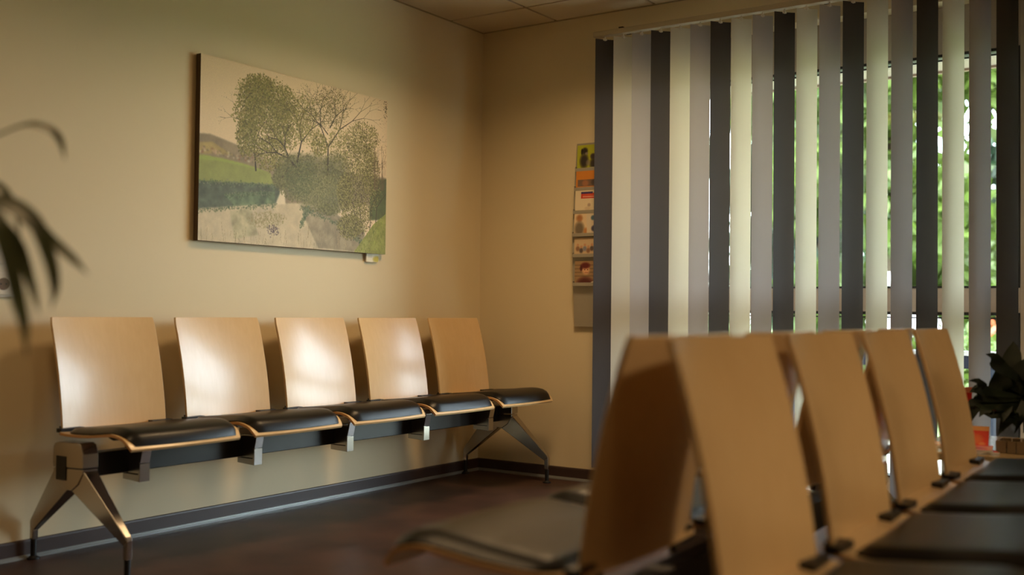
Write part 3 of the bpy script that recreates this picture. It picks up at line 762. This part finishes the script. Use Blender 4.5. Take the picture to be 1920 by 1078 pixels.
obj('pale_strip', B(((-.052, -.004, .185), (-.008, .003, .205))), mat('pink_strip', (.82, .5, .4), .4), st)

# ------------------------------------------------------------------ outdoors
M_lawn = mat('lawn_green', (.38, .46, .24), .9, noise=((.8, .8, .8), 6, .35))
M_pave = mat('terrace_paving', (.66, .63, .56), .85, noise=((3, 3, 3), 4, .12))
struct(obj('terrace', B(((-6, WT, -.12), (12, 3.2, -.02))), M_pave), 'pale paved terrace outside the window')
struct(obj('lawn', B(((-60, 3.2, -.16), (60, 90, -.04))), M_lawn), 'green lawn beyond the terrace')
M_soffit = mat('greige_soffit_boards', (.50, .455, .42), .6)
bm = bmesh.new()
for i in range(30): box(bm, (-3+i*.4, WT, 2.275), (-3+i*.4+.392, 1.30, 2.30))
struct(obj('trim_3', bm, M_soffit), 'boarded soffit under the roof overhang outside')
struct(obj('trim_4', B(((-3, 1.30, 2.262), (9, 1.33, 2.50))), mat('brown_fascia', (.42, .34, .28), .6)), 'fascia board along the roof overhang')
struct(obj('trim_5', B(((-3, WT, 2.302), (9, 1.30, 2.33))), M_pave), 'roof sheet over the soffit')
# railing
rl_ = thing('garden_railing', 'dark blue metal railing with a white top outside the window', 'railing', (2.6, .9, -.02))
obj('top_rail', B(((-3, -.03, .722), (3, .03, .745))), mat('white_rail', (.85, .87, .92), .35), rl_)
obj('blue_rail', B(((-3, -.02, .655), (3, .02, .722))), mat('navy_metal', (.14, .16, .26), .4), rl_)
for i in range(5): obj('post', B(((-3.07+i*1.0, -.02, 0), (-3.01+i*1.0, .02, .655))), mat('navy_post', (.22, .26, .36), .4), rl_)
M_bark = mat('tree_bark', (.30, .24, .18), .9, noise=((4, 4, 1), 5, .3))
LEAFM = [mat('leaf_green_a', (.20, .30, .15), .5, noise=((1.2, 1.2, 1.2), 3, .5), trans=.3), mat('leaf_green_b', (.32, .39, .15), .5, noise=((1.2, 1.2, 1.2), 3, .5), trans=.35), mat('leaf_green_c', (.15, .24, .16), .5, noise=((1.2, 1.2, 1.2), 3, .5), trans=.25)]
def leafcloud(n, blobs, size, seed):
    r = np.random.RandomState(seed); V = []; 
    for k in range(n):
        c, R = blobs[r.randint(len(blobs))]
        d = r.normal(size=3); d /= np.linalg.norm(d); p = np.array(c)+d*np.array(R)*(r.rand()**.45)
        a = r.normal(size=3); a /= np.linalg.norm(a); b = np.cross(a, r.normal(size=3)); b /= np.linalg.norm(b); s = size*(.6+.8*r.rand())
        V += [p-a*s, p-b*s*.45, p+a*s, p+b*s*.45]
    return V, [(4*i, 4*i+1, 4*i+2, 4*i+3) for i in range(n)]
def tree(x, y, h, r, m, seed, n, label, group='trees outside the window', low=.12):
    t = thing('tree', label, 'tree', (x, y, -.04), 0, group); rr = random.Random(seed)
    bm = bmesh.new(); cyl(bm, (0, 0, 0), (0, 0, h*.45), r*.09, r*.06, 10)
    for k in range(6):
        a = k*1.05+rr.random(); cyl(bm, (0, 0, h*(.2+.05*k)), (math.cos(a)*r*.7, math.sin(a)*r*.7, h*(.45+.07*k)), r*.035, r*.012, 7)
    obj('trunk', bm, M_bark, t)
    blobs = [((0, 0, h*.6), (r*.8, r*.8, h*.36))]
    for k in range(26):
        a = rr.uniform(0, 6.283); q = rr.uniform(.3, .85)*r; z = h*rr.uniform(low, .95)
        s = rr.uniform(.3, .5)*r; blobs.append(((math.cos(a)*q, math.sin(a)*q, z), (s, s, s*.8)))
    obj('foliage', leafcloud(n, blobs, r*.075, seed), m, t)
tree(-6.6, 14.5, 8.8, 1.9, LEAFM[0], 1, 16000, 'broad green tree in the front row, left of the yellow-green one')
tree(-.9, 12.5, 8.8, 2.3, LEAFM[1], 2, 26000, 'yellow-green sunlit tree nearest to the window')
tree(-4.7, 19.5, 10.5, 2.1, LEAFM[2], 4, 20000, 'tall dark green tree in the back row, centre of the garden')
tree(1.25, 19.5, 10.0, 2.1, LEAFM[2], 5, 24000, 'dark green tree in the back row, right of the tallest tree')
def shrub(x, y, h, r, m, seed, n, label):
    t = thing('shrub', label, 'shrub', (x, y, -.04), 0, 'shrubs outside the window'); rr = random.Random(seed)
    bm = bmesh.new()
    for k in range(5):
        a = k*1.3; cyl(bm, (0, 0, 0), (math.cos(a)*r*.5, math.sin(a)*r*.5, h*.7), .02, .008, 6)
    obj('stem', bm, M_bark, t)
    blobs = [((rr.uniform(-.6, .6)*r, rr.uniform(-.6, .6)*r, h*rr.uniform(.3, .7)), (r*.5, r*.5, h*.35)) for k in range(7)]
    obj('foliage', leafcloud(n, blobs, .05, seed), m, t)
for k, (x, y, h, r, mm, lb) in enumerate([(-2.6, 7.6, 1.1, .9, 1, 'low yellow-green shrub on the lawn, leftmost of the shrubs'), (-.7, 6.8, 1.0, .7, 1, 'round light green shrub seen just above the near backrests'),
                                   (1.2, 5.6, .85, .7, 1, 'small yellow-green shrub left of the red-flowering one'), (2.5, 5.2, .8, .7, 0, 'green shrub just behind the blue railing at right'), (3.6, 6.2, 1.0, .8, 2, 'dark shrub beyond the right window post')]):
    shrub(x, y, h, r, LEAFM[mm], 30+k, 2500, lb)
fl = thing('flower_bush', 'bush with red-orange flowers in the garden at right', 'bush', (1.75, 7.2, -.04))
obj('foliage', leafcloud(2200, [((0, 0, .5), (.4, .5, .5))], .05, 50), LEAFM[0], fl); obj('blossom', leafcloud(700, [((0, -.1, .65), (.4, .5, .40))], .05, 51), mat('red_blossom', (.80, .32, .18), .6), fl)
# tall hedge closing the garden
hg = thing('hedge', 'tall dense green hedge closing the garden behind the trees', 'hedge', (-4, 25, -.04))
obj('foliage', leafcloud(16000, [((xx, 0, 1.9), (1.4, .8, 2.2)) for xx in range(-12, 13, 1)], .16, 60), LEAFM[0], hg)
sg = thing('sign_board', 'small white sign board on a post on the lawn', 'sign', (.175, 8, -.04))
obj('board', B(((-.22, -.01, 1.31), (.22, .01, 1.46))), mat('white_sign', (.93, .93, .93), .5), sg)
obj('post', B(((-.02, .01, 0), (.02, .05, 1.44))), mat('sign_post', (.5, .5, .48), .5), sg)
wb_ = thing('white_bush', 'low bush covered in white blossom on the lawn', 'bush', (.69, 7.0, -.04))
obj('foliage', leafcloud(900, [((0, 0, .45), (.45, .4, .45))], .05, 61), LEAFM[1], wb_); obj('blossom', leafcloud(1600, [((0, -.05, .62), (.42, .4, .40))], .035, 62), mat('white_blossom', (.95, .93, .95), .6), wb_)
